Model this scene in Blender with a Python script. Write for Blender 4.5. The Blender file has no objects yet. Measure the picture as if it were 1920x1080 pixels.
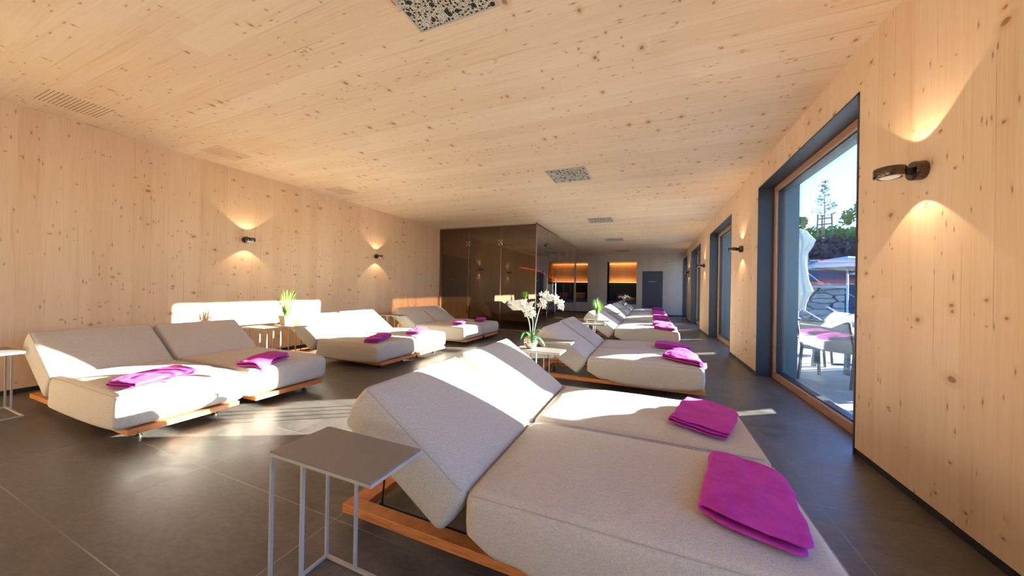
import bpy, bmesh, math, random
from mathutils import Vector, Matrix, noise
random.seed(7)
S = bpy.context.scene
COL = S.collection
PI = math.pi

# ------------------------------------------------------------------ camera, sky, sun, exposure
YAW, PITCH, ROLL, FPX = -0.3966, 0.0017, 0.01675, 621.0
def cam_matrix(y, p, r):
    cy, sy, cp, sp = math.cos(y), math.sin(y), math.cos(p), math.sin(p)
    f = Vector((sy*cp, cy*cp, sp)); rt = Vector((cy, -sy, 0)); up = rt.cross(f)
    cr, sr = math.cos(r), math.sin(r)
    R = cr*rt + sr*up; U = -sr*rt + cr*up
    return Matrix(((R.x, U.x, -f.x), (R.y, U.y, -f.y), (R.z, U.z, -f.z))).to_4x4()
cd = bpy.data.cameras.new('camera'); cam = bpy.data.objects.new('camera', cd); COL.objects.link(cam)
cd.sensor_width = 36.0; cd.lens = 36.0*FPX/1920.0; cd.clip_start = 0.05; cd.clip_end = 400
cam.matrix_world = Matrix.Translation((0, 0, 1.16)) @ cam_matrix(YAW, PITCH, ROLL)
S.camera = cam

W = bpy.data.worlds.new('World'); S.world = W; W.use_nodes = True
wn = W.node_tree.nodes; wl = W.node_tree.links
sky = wn.new('ShaderNodeTexSky'); sky.sky_type = 'NISHITA'; sky.sun_disc = False
sky.sun_elevation = math.radians(16); sky.sun_rotation = math.radians(56); sky.air_density = 1.0; sky.dust_density = 0.3; sky.ozone_density = 2.0
tint = wn.new('ShaderNodeMix'); tint.data_type = 'RGBA'; tint.blend_type = 'MULTIPLY'; tint.inputs[0].default_value = 1.0
tint.inputs[7].default_value = (0.54, 0.78, 1.30, 1.0); wl.new(sky.outputs[0], tint.inputs[6]); wl.new(tint.outputs[2], wn['Background'].inputs[0]); wn['Background'].inputs[1].default_value = 1.3

SUN_DIR = Vector((-0.8310, -0.5566, -0.1830)).normalized()
sd = bpy.data.lights.new('sun', 'SUN'); so = bpy.data.objects.new('sun', sd); COL.objects.link(so)
sd.energy = 150.0; sd.angle = math.radians(0.53); sd.color = (1.0, 0.90, 0.77)
so.rotation_euler = SUN_DIR.to_track_quat('-Z', 'Y').to_euler(); so.location = (12, 9, 6)

S.view_settings.view_transform = 'Standard'; S.view_settings.look = 'None'
S.view_settings.exposure = -0.34; S.view_settings.gamma = 1.0; S.view_settings.use_curve_mapping = False
cy = S.cycles
cy.use_denoising = True
try: cy.denoiser = 'OPENIMAGEDENOISE'; cy.denoising_input_passes = 'RGB_ALBEDO_NORMAL'
except Exception: pass
cy.max_bounces = 9; cy.diffuse_bounces = 6; cy.glossy_bounces = 4; cy.transmission_bounces = 4; cy.transparent_max_bounces = 24
cy.sample_clamp_indirect = 12.0; cy.caustics_reflective = True; cy.caustics_refractive = False
cy.use_adaptive_sampling = True; cy.adaptive_threshold = 0.02

# ------------------------------------------------------------------ shader helpers
class G:
    def __init__(s, name):
        s.mat = bpy.data.materials.new(name); s.mat.use_nodes = True
        s.nt = s.mat.node_tree; s.N = s.nt.nodes; s.L = s.nt.links
        s.b = s.N['Principled BSDF']; s.out = s.N['Material Output']
    def _in(s, sock, v):
        if isinstance(v, bpy.types.NodeSocket): s.L.new(v, sock)
        elif v is not None: sock.default_value = v
    def m(s, op, a, b=None, c=None, clamp=False):
        n = s.N.new('ShaderNodeMath'); n.operation = op; n.use_clamp = clamp
        s._in(n.inputs[0], a)
        if b is not None: s._in(n.inputs[1], b)
        if c is not None: s._in(n.inputs[2], c)
        return n.outputs[0]
    def xyz(s):
        n = s.N.new('ShaderNodeTexCoord'); q = s.N.new('ShaderNodeSeparateXYZ'); s.L.new(n.outputs['Object'], q.inputs[0]); return q.outputs
    def obj(s):
        return s.N.new('ShaderNodeTexCoord').outputs['Object']
    def vec(s, x, y, z=0.0):
        n = s.N.new('ShaderNodeCombineXYZ'); s._in(n.inputs[0], x); s._in(n.inputs[1], y); s._in(n.inputs[2], z); return n.outputs[0]
    def noise(s, v, scale=1.0, detail=2.0, rough=0.5):
        n = s.N.new('ShaderNodeTexNoise'); s._in(n.inputs['Vector'], v); n.inputs['Scale'].default_value = scale
        n.inputs['Detail'].default_value = detail; n.inputs['Roughness'].default_value = rough; return n.outputs[0]
    def white(s, v):
        n = s.N.new('ShaderNodeTexWhiteNoise'); n.noise_dimensions = '3D'; s._in(n.inputs['Vector'], v); return n.outputs['Value']
    def vor(s, v, dim='2D', rnd=1.0):
        n = s.N.new('ShaderNodeTexVoronoi'); n.voronoi_dimensions = dim; s._in(n.inputs['Vector'], v)
        n.inputs['Scale'].default_value = 1.0; n.inputs['Randomness'].default_value = rnd
        q = s.N.new('ShaderNodeSeparateColor'); s.L.new(n.outputs['Color'], q.inputs[0])
        return n.outputs['Distance'], q.outputs[0], q.outputs[1]
    def ramp(s, v, a, b, o0=0.0, o1=1.0):
        n = s.N.new('ShaderNodeMapRange'); s._in(n.inputs[0], v)
        n.inputs[1].default_value = a; n.inputs[2].default_value = b; n.inputs[3].default_value = o0; n.inputs[4].default_value = o1; return n.outputs[0]
    def mix(s, f, a, b, mode='MIX'):
        n = s.N.new('ShaderNodeMix'); n.data_type = 'RGBA'; n.blend_type = mode
        s._in(n.inputs[0], f)
        for k, v in ((6, a), (7, b)):
            s._in(n.inputs[k], (tuple(v)+(1.0,) if isinstance(v, (tuple, list)) and len(v) == 3 else v))
        return n.outputs[2]
    def bump(s, h, strength=0.3, dist=0.01):
        n = s.N.new('ShaderNodeBump'); s._in(n.inputs['Height'], h); n.inputs['Strength'].default_value = strength
        n.inputs['Distance'].default_value = dist; s.L.new(n.outputs[0], s.b.inputs['Normal'])
    def set(s, color=None, rough=None, metal=None, spec=None, **k):
        if color is not None: s._in(s.b.inputs['Base Color'], tuple(color)+(1.0,) if isinstance(color, (tuple, list)) else color)
        if rough is not None: s._in(s.b.inputs['Roughness'], rough)
        if metal is not None: s._in(s.b.inputs['Metallic'], metal)
        if spec is not None: s._in(s.b.inputs['Specular IOR Level'], spec)
        for q, v in k.items(): s._in(s.b.inputs[q.replace('_', ' ')], v)
        return s

def plain(name, color, rough=0.5, metal=0.0, spec=0.5, var=0.06, sc=18.0):
    g = G(name); n = g.noise(g.obj(), sc, 3.0)
    c = g.mix(g.ramp(n, 0.3, 0.7), tuple(v*(1-var) for v in color), tuple(min(1, v*(1+var)) for v in color))
    g.set(c, g.ramp(n, 0.3, 0.7, max(0.02, rough-0.05), min(1, rough+0.05)), metal, spec); return g.mat

def spruce(name, across, along, light=(0.80, 0.585, 0.385), dark=(0.60, 0.35, 0.18), board=0.165, tint=1.0):
    """knotty spruce panel; boards run along the axis `along`, stacked along `across`"""
    g = G(name); p = g.xyz(); ax = {'x': 0, 'y': 1, 'z': 2}
    u = p[ax[across]]; v = p[ax[along]]
    bu = g.m('DIVIDE', u, board); bid = g.m('FLOOR', bu); fr = g.m('FRACT', bu)
    r1 = g.white(g.vec(bid, 3.1, 0.0)); r2 = g.white(g.vec(bid, 9.7, 2.0))
    vo = g.m('MULTIPLY_ADD', r1, 7.0, v)
    seg = g.m('FLOOR', g.m('DIVIDE', g.m('ADD', vo, g.m('MULTIPLY', r2, 3.0)), 4.3))
    r3 = g.white(g.vec(bid, seg, 5.0))
    warp = g.noise(g.vec(g.m('MULTIPLY', u, 3.0), g.m('MULTIPLY', vo, 0.9), r1), 1.0, 1.0)
    uw = g.m('MULTIPLY_ADD', warp, 0.05, u)
    grain = g.noise(g.vec(g.m('MULTIPLY', uw, 95.0), g.m('MULTIPLY', vo, 1.6), bid), 1.0, 3.0, 0.65)
    fine = g.noise(g.vec(g.m('MULTIPLY', uw, 300.0), g.m('MULTIPLY', vo, 5.0), bid), 1.0, 2.0, 0.5)
    broad = g.noise(g.vec(g.m('MULTIPLY', u, 5.0), g.m('MULTIPLY', vo, 0.5), r2), 1.0, 2.0)
    streak = g.ramp(g.noise(g.vec(g.m('MULTIPLY', uw, 26.0), g.m('MULTIPLY', vo, 0.8), r3), 1.0, 2.0), 0.60, 0.78)
    t = g.m('ADD', g.m('ADD', g.ramp(grain, 0.35, 0.72, 0.0, 0.30), g.m('MULTIPLY', r3, 0.27)), g.ramp(broad, 0.3, 0.75, 0.0, 0.20))
    t = g.m('ADD', t, g.m('MULTIPLY', streak, 0.36))
    t = g.m('ADD', t, g.ramp(fine, 0.3, 0.7, -0.05, 0.08), clamp=True)
    col = g.mix(t, light, dark)
    dens = g.noise(g.vec(g.m('MULTIPLY', u, 2.2), g.m('MULTIPLY', v, 1.4), 4.0), 1.0, 2.0)
    def knots(su, sv, prob, rad, off):
        w = g.noise(g.vec(g.m('MULTIPLY', u, 30.0), g.m('MULTIPLY', v, 30.0), off), 1.0, 1.0)
        d, c1, c2 = g.vor(g.vec(g.m('ADD', g.m('MULTIPLY', u, su), g.m('MULTIPLY', w, 0.08)), g.m('ADD', g.m('MULTIPLY', v, sv), off)))
        on = g.m('GREATER_THAN', g.m('ADD', c1, g.m('MULTIPLY', dens, 0.30)), 1.0-prob+0.15)
        rr = g.m('MULTIPLY_ADD', c2, rad*0.7, rad*0.4)
        core = g.m('MULTIPLY', on, g.ramp(g.m('DIVIDE', d, rr), 0.75, 1.1, 1.0, 0.0))
        halo = g.m('MULTIPLY', on, g.ramp(g.m('DIVIDE', d, rr), 1.0, 3.2, 1.0, 0.0))
        return core, halo
    for su, sv, pr, ra, of in ((4.2, 6.2, 0.13, 0.10, 1.3), (11.0, 15.0, 0.055, 0.11, 7.7), (42.0, 11.0, 0.05, 0.17, 4.2)):
        k, h = knots(su, sv, pr, ra, of)
        col = g.mix(g.m('MULTIPLY', h, 0.38), col, (0.50, 0.26, 0.11))
        col = g.mix(g.m('MULTIPLY', k, 0.75), col, (0.27, 0.12, 0.05))
    edge = g.m('MINIMUM', fr, g.m('SUBTRACT', 1.0, fr))
    crack = g.m('MULTIPLY', g.ramp(edge, 0.006, 0.016, 1.0, 0.0), g.ramp(g.noise(g.vec(bid, g.m('MULTIPLY', v, 1.1), 1.5), 1.0, 1.0), 0.56, 0.66))
    col = g.mix(g.m('MULTIPLY', crack, 0.55), col, (0.25, 0.12, 0.05))
    g.set(col, 0.62, 0.0, 0.25)
    g.bump(g.m('SUBTRACT', g.m('MULTIPLY', grain, 0.15), crack), 0.12, 0.002)
    return g.mat

def fabric():
    g = G('woven_beige_fabric'); o = g.obj()
    a = g.noise(o, 330.0, 2.0, 0.6); b = g.noise(o, 620.0, 1.0, 0.5); c = g.noise(o, 3.0, 2.0)
    d, c1, c2 = g.vor(g.vec(g.m('MULTIPLY', g.xyz()[0], 270.0), g.m('MULTIPLY', g.xyz()[1], 270.0), g.m('MULTIPLY', g.xyz()[2], 270.0)), '3D')
    t = g.m('ADD', g.ramp(a, 0.3, 0.7, 0.0, 0.5), g.m('MULTIPLY', c1, 0.5))
    col = g.mix(t, (0.410, 0.355, 0.290), (0.650, 0.590, 0.515))
    col = g.mix(g.ramp(c, 0.3, 0.7, 0.0, 0.12), col, (0.52, 0.46, 0.38))
    g.set(col, 0.92, 0.0, 0.2, Sheen_Weight=0.12, Sheen_Roughness=0.5)
    w = g.noise(o, 6.0, 3.0, 0.55)
    g.bump(g.m('ADD', g.m('MULTIPLY', w, 6.0), g.m('SUBTRACT', g.m('MULTIPLY', b, 0.6), d)), 0.55, 0.0024)
    return g.mat

def floor_mat():
    g = G('slate_floor_tiles'); p = g.xyz()
    u = g.m('DIVIDE', g.m('SUBTRACT', p[0], 0.875), 1.153); v = g.m('DIVIDE', g.m('SUBTRACT', p[1], 0.616), 0.572)
    fu = g.m('FRACT', u); fv = g.m('FRACT', v)
    eu = g.m('MULTIPLY', g.m('MINIMUM', fu, g.m('SUBTRACT', 1.0, fu)), 1.153)
    ev = g.m('MULTIPLY', g.m('MINIMUM', fv, g.m('SUBTRACT', 1.0, fv)), 0.572)
    e = g.m('MINIMUM', eu, ev); gr = g.ramp(e, 0.0016, 0.0032, 1.0, 0.0)
    rid = g.white(g.vec(g.m('FLOOR', u), g.m('FLOOR', v), 1.0))
    q = g.vec(g.m('ADD', p[0], g.m('MULTIPLY', rid, 17.0)), g.m('MULTIPLY', p[1], 1.8), rid)
    n1 = g.noise(q, 3.2, 6.0, 0.62); n2 = g.noise(q, 26.0, 5.0, 0.65); n3 = g.noise(q, 1.4, 2.0)
    t = g.m('ADD', g.m('ADD', g.ramp(n1, 0.35, 0.7, 0.0, 0.6), g.ramp(n2, 0.35, 0.7, -0.12, 0.28)), g.m('MULTIPLY', rid, 0.18), clamp=True)
    col = g.mix(t, (0.058, 0.049, 0.042), (0.150, 0.128, 0.108))
    scr = g.ramp(g.noise(g.vec(g.m('MULTIPLY', p[0], 14.0), g.m('MULTIPLY', p[1], 46.0), 2.0), 1.0, 3.0), 0.70, 0.78)
    col = g.mix(g.m('MULTIPLY', scr, 0.35), col, (0.20, 0.18, 0.16))
    gl = g.ramp(g.noise(g.obj(), 0.55, 1.0), 0.42, 0.58)
    col = g.mix(g.m('MULTIPLY', gr, 0.85), col, g.mix(gl, (0.018, 0.016, 0.015), (0.26, 0.22, 0.18)))
    g.set(col, g.ramp(n1, 0.3, 0.75, 0.32, 0.52), 0.0, 0.5)
    g.bump(g.m('SUBTRACT', g.m('ADD', g.m('MULTIPLY', n2, 0.5), n1), gr), 0.22, 0.003)
    return g.mat

def glass(name, tint, refl, ior_boost=0.0, rough=0.0):
    g = G(name); g.N.remove(g.b)
    t = g.N.new('ShaderNodeBsdfTransparent'); t.inputs[0].default_value = (*tint, 1)
    r = g.N.new('ShaderNodeBsdfGlossy'); r.inputs['Roughness'].default_value = rough; r.inputs[0].default_value = (1, 1, 1, 1)
    f = g.N.new('ShaderNodeFresnel'); ge = g.N.new('ShaderNodeNewGeometry')
    g.L.new(g.ramp(ge.outputs['Backfacing'], 0.0, 1.0, 1.5, 1/1.5), f.inputs[0])
    fac = g.m('ADD', g.m('MULTIPLY', f.outputs[0], refl), ior_boost, clamp=True)
    mx = g.N.new('ShaderNodeMixShader'); g.L.new(fac, mx.inputs[0]); g.L.new(t.outputs[0], mx.inputs[1]); g.L.new(r.outputs[0], mx.inputs[2])
    g.L.new(mx.outputs[0], g.out.inputs[0]); return g.mat

def emit(name, color, strength):
    g = G(name); g.set((0, 0, 0), 0.5); g.b.inputs['Emission Color'].default_value = (*color, 1); g.b.inputs['Emission Strength'].default_value = strength; return g.mat

def teak():
    g = G('orange_teak'); p = g.xyz()
    n = g.noise(g.vec(g.m('MULTIPLY', p[0], 4.0), g.m('MULTIPLY', p[1], 4.0), g.m('MULTIPLY', p[2], 30.0)), 3.0, 5.0, 0.6)
    g.set(g.mix(g.ramp(n, 0.3, 0.7), (0.40, 0.125, 0.028), (0.62, 0.235, 0.065)), 0.42, 0.0, 0.4); return g.mat

def vent_mat():
    g = G('perforated_vent_metal'); p = g.xyz()
    hole = None
    for sc, th, of, pr in ((17.0, 0.30, 0.0, 0.55), (38.0, 0.30, 3.3, 0.35), (85.0, 0.28, 8.1, 0.2)):
        d, c1, c2 = g.vor(g.vec(g.m('MULTIPLY', p[0], sc), g.m('ADD', g.m('MULTIPLY', p[1], sc), of)), '2D', 0.75)
        h = g.m('MULTIPLY', g.m('LESS_THAN', d, th), g.m('GREATER_THAN', c1, pr))
        hole = h if hole is None else g.m('MAXIMUM', hole, h)
    g.set(g.mix(hole, (0.60, 0.55, 0.47), (0.012, 0.010, 0.010)), 0.5, 0.0, 0.3); return g.mat

def towel_mat():
    g = G('magenta_towel'); o = g.obj(); n = g.noise(o, 14.0, 4.0, 0.6); f = g.noise(o, 420.0, 2.0)
    c = g.mix(g.ramp(n, 0.3, 0.7), (0.40, 0.028, 0.27), (0.52, 0.050, 0.36))
    g.set(c, 0.9, 0.0, 0.2, Sheen_Weight=0.08, Sheen_Roughness=0.4, Sheen_Tint=(1.0, 0.45, 0.85, 1.0))
    g.bump(g.m('ADD', g.m('MULTIPLY', n, 2.5), g.m('MULTIPLY', f, 0.5)), 0.5, 0.003); return g.mat

def stone_mat():
    g = G('rubble_stone_wall'); p = g.xyz()
    w = g.noise(g.obj(), 1.2, 2.0)
    q = g.vec(g.m('ADD', g.m('MULTIPLY', g.m('ADD', p[0], p[1]), 1.3), w), g.m('ADD', g.m('MULTIPLY', p[2], 3.6), w))
    n = g.N.new('ShaderNodeTexVoronoi'); n.voronoi_dimensions = '2D'; n.feature = 'DISTANCE_TO_EDGE'; g.L.new(q, n.inputs['Vector']); n.inputs['Scale'].default_value = 1.0
    d, c1, c2 = g.vor(q)
    t = g.m('ADD', g.m('MULTIPLY', c1, 0.6), g.ramp(g.noise(g.obj(), 7.0, 5.0), 0.3, 0.7, 0.0, 0.4))
    c = g.mix(t, (0.24, 0.24, 0.23), (0.52, 0.50, 0.46))
    c = g.mix(g.ramp(n.outputs[0], 0.03, 0.09, 1.0, 0.0), c, (0.06, 0.065, 0.07))
    g.set(c, 0.85); g.bump(n.outputs[0], 0.6, 0.05); return g.mat

def leaf_mat(name, a, b):
    g = G(name); n = g.noise(g.obj(), 3.5, 4.0); g.set(g.mix(g.ramp(n, 0.3, 0.7), a, b), 0.6, 0.0, 0.3)
    g.b.inputs['Subsurface Weight'].default_value = 0.0; return g.mat

M = {}
M['wall'] = spruce('spruce_wall_boards', 'y', 'z', (0.80, 0.575, 0.38), (0.60, 0.355, 0.19))
M['wall_r'] = spruce('spruce_window_wall_boards', 'y', 'z', (0.80, 0.61, 0.43), (0.62, 0.39, 0.22))
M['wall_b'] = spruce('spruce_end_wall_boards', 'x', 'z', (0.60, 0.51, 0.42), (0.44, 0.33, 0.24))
M['ceil'] = spruce('spruce_ceiling_boards', 'y', 'x', (0.87, 0.715, 0.545), (0.68, 0.46, 0.275), 0.21)
M['floor'] = floor_mat(); M['fabric'] = fabric(); M['teak'] = teak()
M['seam'] = plain('fabric_piping', (0.43, 0.375, 0.31), 0.9)
M['anthracite'] = plain('anthracite_sheet_metal', (0.034, 0.043, 0.054), 0.42, 0.0, 0.5)
M['black'] = plain('black_skirting', (0.012, 0.012, 0.013), 0.6)
M['render'] = plain('grey_blue_exterior_render', (0.115, 0.165, 0.185), 0.85)
M['framewood'] = plain('oiled_wood_window_frame', (0.42, 0.23, 0.13), 0.45)
M['seal'] = plain('rubber_seal', (0.02, 0.022, 0.025), 0.4)
M['pane'] = glass('clear_window_glass', (0.80, 0.87, 0.90), 1.0, 0.0)
M['tinted'] = glass('bronze_tinted_glass', (0.50, 0.39, 0.27), 1.5, 0.03)
M['tinted_b'] = glass('grey_tinted_glass', (0.60, 0.55, 0.53), 1.5, 0.06)
M['table'] = plain('taupe_powder_coat', (0.205, 0.175, 0.155), 0.42, 0.0, 0.45)
M['leg'] = plain('light_taupe_powder_coat', (0.40, 0.37, 0.33), 0.45, 0.0, 0.45)
M['chrome'] = plain('brushed_steel', (0.62, 0.62, 0.60), 0.22, 1.0)
M['darkmetal'] = plain('dark_steel', (0.06, 0.055, 0.05), 0.35, 0.9)
M['bronze'] = plain('black_bronze_lamp', (0.13, 0.10, 0.08), 0.25, 0.9)
M['lens'] = emit('lamp_lens', (1.0, 0.76, 0.52), 0.9)
M['vent'] = vent_mat(); M['ventframe'] = plain('vent_frame_metal', (0.50, 0.46, 0.42), 0.5)
M['slot'] = plain('slot_shadow', (0.30, 0.17, 0.08), 0.8)
M['towel'] = towel_mat()
M['door'] = plain('dark_blue_grey_door', (0.050, 0.058, 0.075), 0.5)
M['doord'] = plain('charcoal_door', (0.022, 0.020, 0.018), 0.5)
M['cabin'] = plain('dark_cabin_panel', (0.030, 0.020, 0.018), 0.5)
M['lettering'] = plain('light_lettering', (0.75, 0.77, 0.80), 0.5)
M['nichedark'] = plain('black_niche_lining', (0.010, 0.012, 0.014), 0.6)
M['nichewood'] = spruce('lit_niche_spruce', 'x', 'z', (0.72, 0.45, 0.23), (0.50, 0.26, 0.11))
M['ledwarm'] = emit('amber_led_strip', (1.0, 0.50, 0.18), 5.0)
M['ledred'] = emit('red_led_strip', (1.0, 0.07, 0.03), 3.0)
M['navy'] = plain('navy_mattress', (0.045, 0.048, 0.105), 0.8)
M['tan'] = plain('tan_pillow', (0.42, 0.22, 0.13), 0.85)
M['plum'] = plain('plum_pillow', (0.12, 0.02, 0.07), 0.85)
M['petal'] = plain('white_orchid_petal', (0.70, 0.69, 0.65), 0.5)
M['heart'] = plain('orchid_heart', (0.45, 0.50, 0.10), 0.5)
M['bud'] = plain('green_orchid_bud', (0.30, 0.50, 0.12), 0.5)
M['stem'] = plain('pale_green_stem', (0.42, 0.47, 0.27), 0.5)
M['leaf'] = leaf_mat('orchid_leaf', (0.02, 0.13, 0.03), (0.05, 0.24, 0.06))
M['grass'] = leaf_mat('grass_blade', (0.10, 0.30, 0.02), (0.36, 0.58, 0.10))
M['potbeige'] = plain('beige_clay_pot', (0.50, 0.40, 0.29), 0.8)
M['potwhite'] = plain('white_ceramic_pot', (0.80, 0.79, 0.77), 0.35)
g = G('hammered_silver'); n = g.N.new('ShaderNodeTexVoronoi'); n.inputs['Scale'].default_value = 55.0; g.L.new(g.obj(), n.inputs['Vector'])
g.set((0.80, 0.76, 0.70), 0.10, 1.0); g.bump(n.outputs[0], 0.7, 0.012); M['silver'] = g.mat
M['terrace'] = plain('pale_terrace_paving', (0.19, 0.20, 0.21), 0.6, sc=1.2, var=0.12)
M['outmetal'] = plain('grey_outdoor_frame', (0.10, 0.11, 0.13), 0.4, 0.3)
M['sling'] = plain('white_sling_fabric', (0.46, 0.455, 0.44), 0.8)
M['canvas'] = plain('cream_parasol_canvas', (0.52, 0.51, 0.47), 0.85)
M['stone'] = stone_mat()
M['navywall'] = plain('dark_blue_stair_wall', (0.055, 0.075, 0.115), 0.8)
M['coping'] = plain('grey_coping', (0.40, 0.42, 0.44), 0.7)
M['planter'] = plain('terracotta_planter', (0.50, 0.20, 0.11), 0.8)
M['purple'] = leaf_mat('purple_hedge_leaf', (0.045, 0.025, 0.040), (0.12, 0.10, 0.10))
M['green'] = leaf_mat('green_tree_leaf', (0.04, 0.13, 0.03), (0.14, 0.30, 0.07))
M['hedge'] = leaf_mat('dark_green_leaf', (0.02, 0.07, 0.02), (0.07, 0.16, 0.04))
M['bark'] = plain('grey_brown_bark', (0.16, 0.13, 0.10), 0.9)
M['soil'] = plain('planted_bank', (0.07, 0.08, 0.05), 0.95, sc=2.0, var=0.3)

# ------------------------------------------------------------------ mesh helpers
class MB:
    def __init__(s): s.v = []; s.f = []
    def add(s, v, f):
        o = len(s.v); s.v += [tuple(q) for q in v]; s.f += [tuple(o+i for i in t) for t in f]; return s
    def box(s, x0, x1, y0, y1, z0, z1):
        return s.add([(x, y, z) for z in (z0, z1) for y in (y0, y1) for x in (x0, x1)],
                     [(0, 2, 3, 1), (4, 5, 7, 6), (0, 1, 5, 4), (2, 6, 7, 3), (0, 4, 6, 2), (1, 3, 7, 5)])
    def tube(s, pts, r, n=8, cap=True, r_end=None):
        pts = [Vector(p) for p in pts]; rings = []; k = len(pts)
        prev = None
        for i, p in enumerate(pts):
            t = (pts[min(i+1, k-1)]-pts[max(i-1, 0)]).normalized()
            if prev is None:
                a = Vector((0, 0, 1)) if abs(t.z) < 0.9 else Vector((1, 0, 0)); prev = t.cross(a).normalized()
            prev = (prev - t*prev.dot(t)).normalized(); b = t.cross(prev)
            rr = r if r_end is None else r+(r_end-r)*i/(k-1)
            rings.append([p+prev*math.cos(2*PI*j/n)*rr+b*math.sin(2*PI*j/n)*rr for j in range(n)])
        v = [q for ring in rings for q in ring]; f = []
        for i in range(k-1):
            for j in range(n): f.append((i*n+j, i*n+(j+1) % n, (i+1)*n+(j+1) % n, (i+1)*n+j))
        if cap: f.append(tuple(range(n-1, -1, -1))); f.append(tuple((k-1)*n+j for j in range(n)))
        return s.add(v, f)
    def bar(s, a, b, w, h=None):
        """square bar between two points"""
        h = h or w; a = Vector(a); b = Vector(b); t = (b-a).normalized()
        u = (Vector((0, 0, 1)) if abs(t.z) < 0.9 else Vector((1, 0, 0))).cross(t).normalized(); q = t.cross(u)
        v = [p+u*sx*w/2+q*sz*h/2 for p in (a, b) for sx, sz in ((-1, -1), (1, -1), (1, 1), (-1, 1))]
        return s.add(v, [(3, 2, 1, 0), (4, 5, 6, 7), (0, 1, 5, 4), (1, 2, 6, 5), (2, 3, 7, 6), (3, 0, 4, 7)])
    def lathe(s, prof, n=24, axis='z', c=(0, 0, 0)):
        v = []; f = []; k = len(prof)
        for r, h in prof:
            for j in range(n):
                a = 2*PI*j/n; x, y = r*math.cos(a), r*math.sin(a)
                q = (x, y, h) if axis == 'z' else ((h, x, y) if axis == 'x' else (x, h, y))
                v.append((q[0]+c[0], q[1]+c[1], q[2]+c[2]))
        for i in range(k-1):
            for j in range(n): f.append((i*n+j, i*n+(j+1) % n, (i+1)*n+(j+1) % n, (i+1)*n+j))
        f.append(tuple(range(n-1, -1, -1))); f.append(tuple((k-1)*n+j for j in range(n)))
        return s.add(v, f)
    def build(s, name, mat, parent=None, smooth=False, bevel=0.0, loc=None):
        me = bpy.data.meshes.new(name); me.from_pydata(s.v, [], s.f)
        bm = bmesh.new(); bm.from_mesh(me); bmesh.ops.recalc_face_normals(bm, faces=bm.faces)
        if smooth:
            for f in bm.faces: f.smooth = True
        bm.to_mesh(me); bm.free()
        me.materials.append(mat); o = bpy.data.objects.new(name, me); COL.objects.link(o)
        if smooth:
            try: me.set_sharp_from_angle(angle=math.radians(40))
            except Exception: pass
        if parent: o.parent = parent
        if loc: o.location = loc
        if bevel:
            m = o.modifiers.new('bevel', 'BEVEL'); m.width = bevel; m.segments = 2; m.limit_method = 'ANGLE'
        return o

def tag(o, label=None, cat=None, group=None, kind=None):
    if label: o['label'] = label
    if cat: o['category'] = cat
    if group: o['group'] = group
    if kind: o['kind'] = kind
    return o
def thing(name, label, cat, loc=(0, 0, 0), rz=0.0, group=None):
    o = bpy.data.objects.new(name, None); COL.objects.link(o); o.empty_display_size = 0.1
    o.location = loc; o.rotation_euler = (0, 0, rz); return tag(o, label, cat, group)
def dup(root, loc, rz=0.0, label=None, group=None):
    def cp(o, par):
        c = o.copy(); COL.objects.link(c); c.parent = par
        for ch in o.children: cp(ch, c)
        return c
    r = cp(root, None); r.location = loc; r.rotation_euler = (0, 0, rz)
    if label: r['label'] = label
    if group: r['group'] = group
    return r
def struct(name, mb, mat, label=None, parent=None, **k):
    o = mb.build(name, mat, parent, **k)
    if not parent: o['kind'] = 'structure'
    if label: o['label'] = label
    return o

# ------------------------------------------------------------------ room shell
H = 2.95; XL = -5.97; XR = 1.38; YB = 17.1; YF = -3.5; ZH = 2.63
b = MB().box(XL-0.2, 1.60, YF-0.2, YB+0.3, -0.15, 0.0); struct('floor', b, M['floor'], 'dark slate tile floor in large rectangles')
b = MB().box(XL-0.2, 1.82, YF-0.2, YB+1.2, H, H+0.25); struct('ceiling', b, M['ceil'], 'pale knotty spruce board ceiling')
b = MB().box(XL-0.2, XL, YF-0.2, YB+1.2, 0.05, H); struct('wall_left', b, M['wall'], 'long knotty spruce wall behind the left daybeds')
b = MB().box(XL, 1.82, YF-0.2, YF, 0.05, H); struct('wall_front', b, M['wall_b'])
wins = [(-5.06, -2.62), (-0.94, 1.50), (3.18, 5.62), (7.30, 9.74), (11.42, 13.86), (15.54, 17.08)]
b = MB(); ex = MB(); prev = YF-0.2
for (a, c) in wins[1:]:
    b.box(XR, 1.56, prev, a, 0.05, ZH); ex.box(1.56, 1.84, prev, a, -0.1, ZH); prev = c
b.box(XR, 1.56, prev, YB, 0.05, ZH); ex.box(1.56, 1.84, prev, YB+0.3, -0.1, ZH)
b.box(XR, 1.56, YF-0.2, YB, ZH, H); ex.box(1.56, 1.84, YF-0.2, YB+0.3, ZH, H+0.4)
struct('wall_right', b, M['wall_r'], 'knotty spruce window wall with deep openings')
struct('wall_exterior', ex, M['render'], 'grey blue outer face of the window wall')
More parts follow.
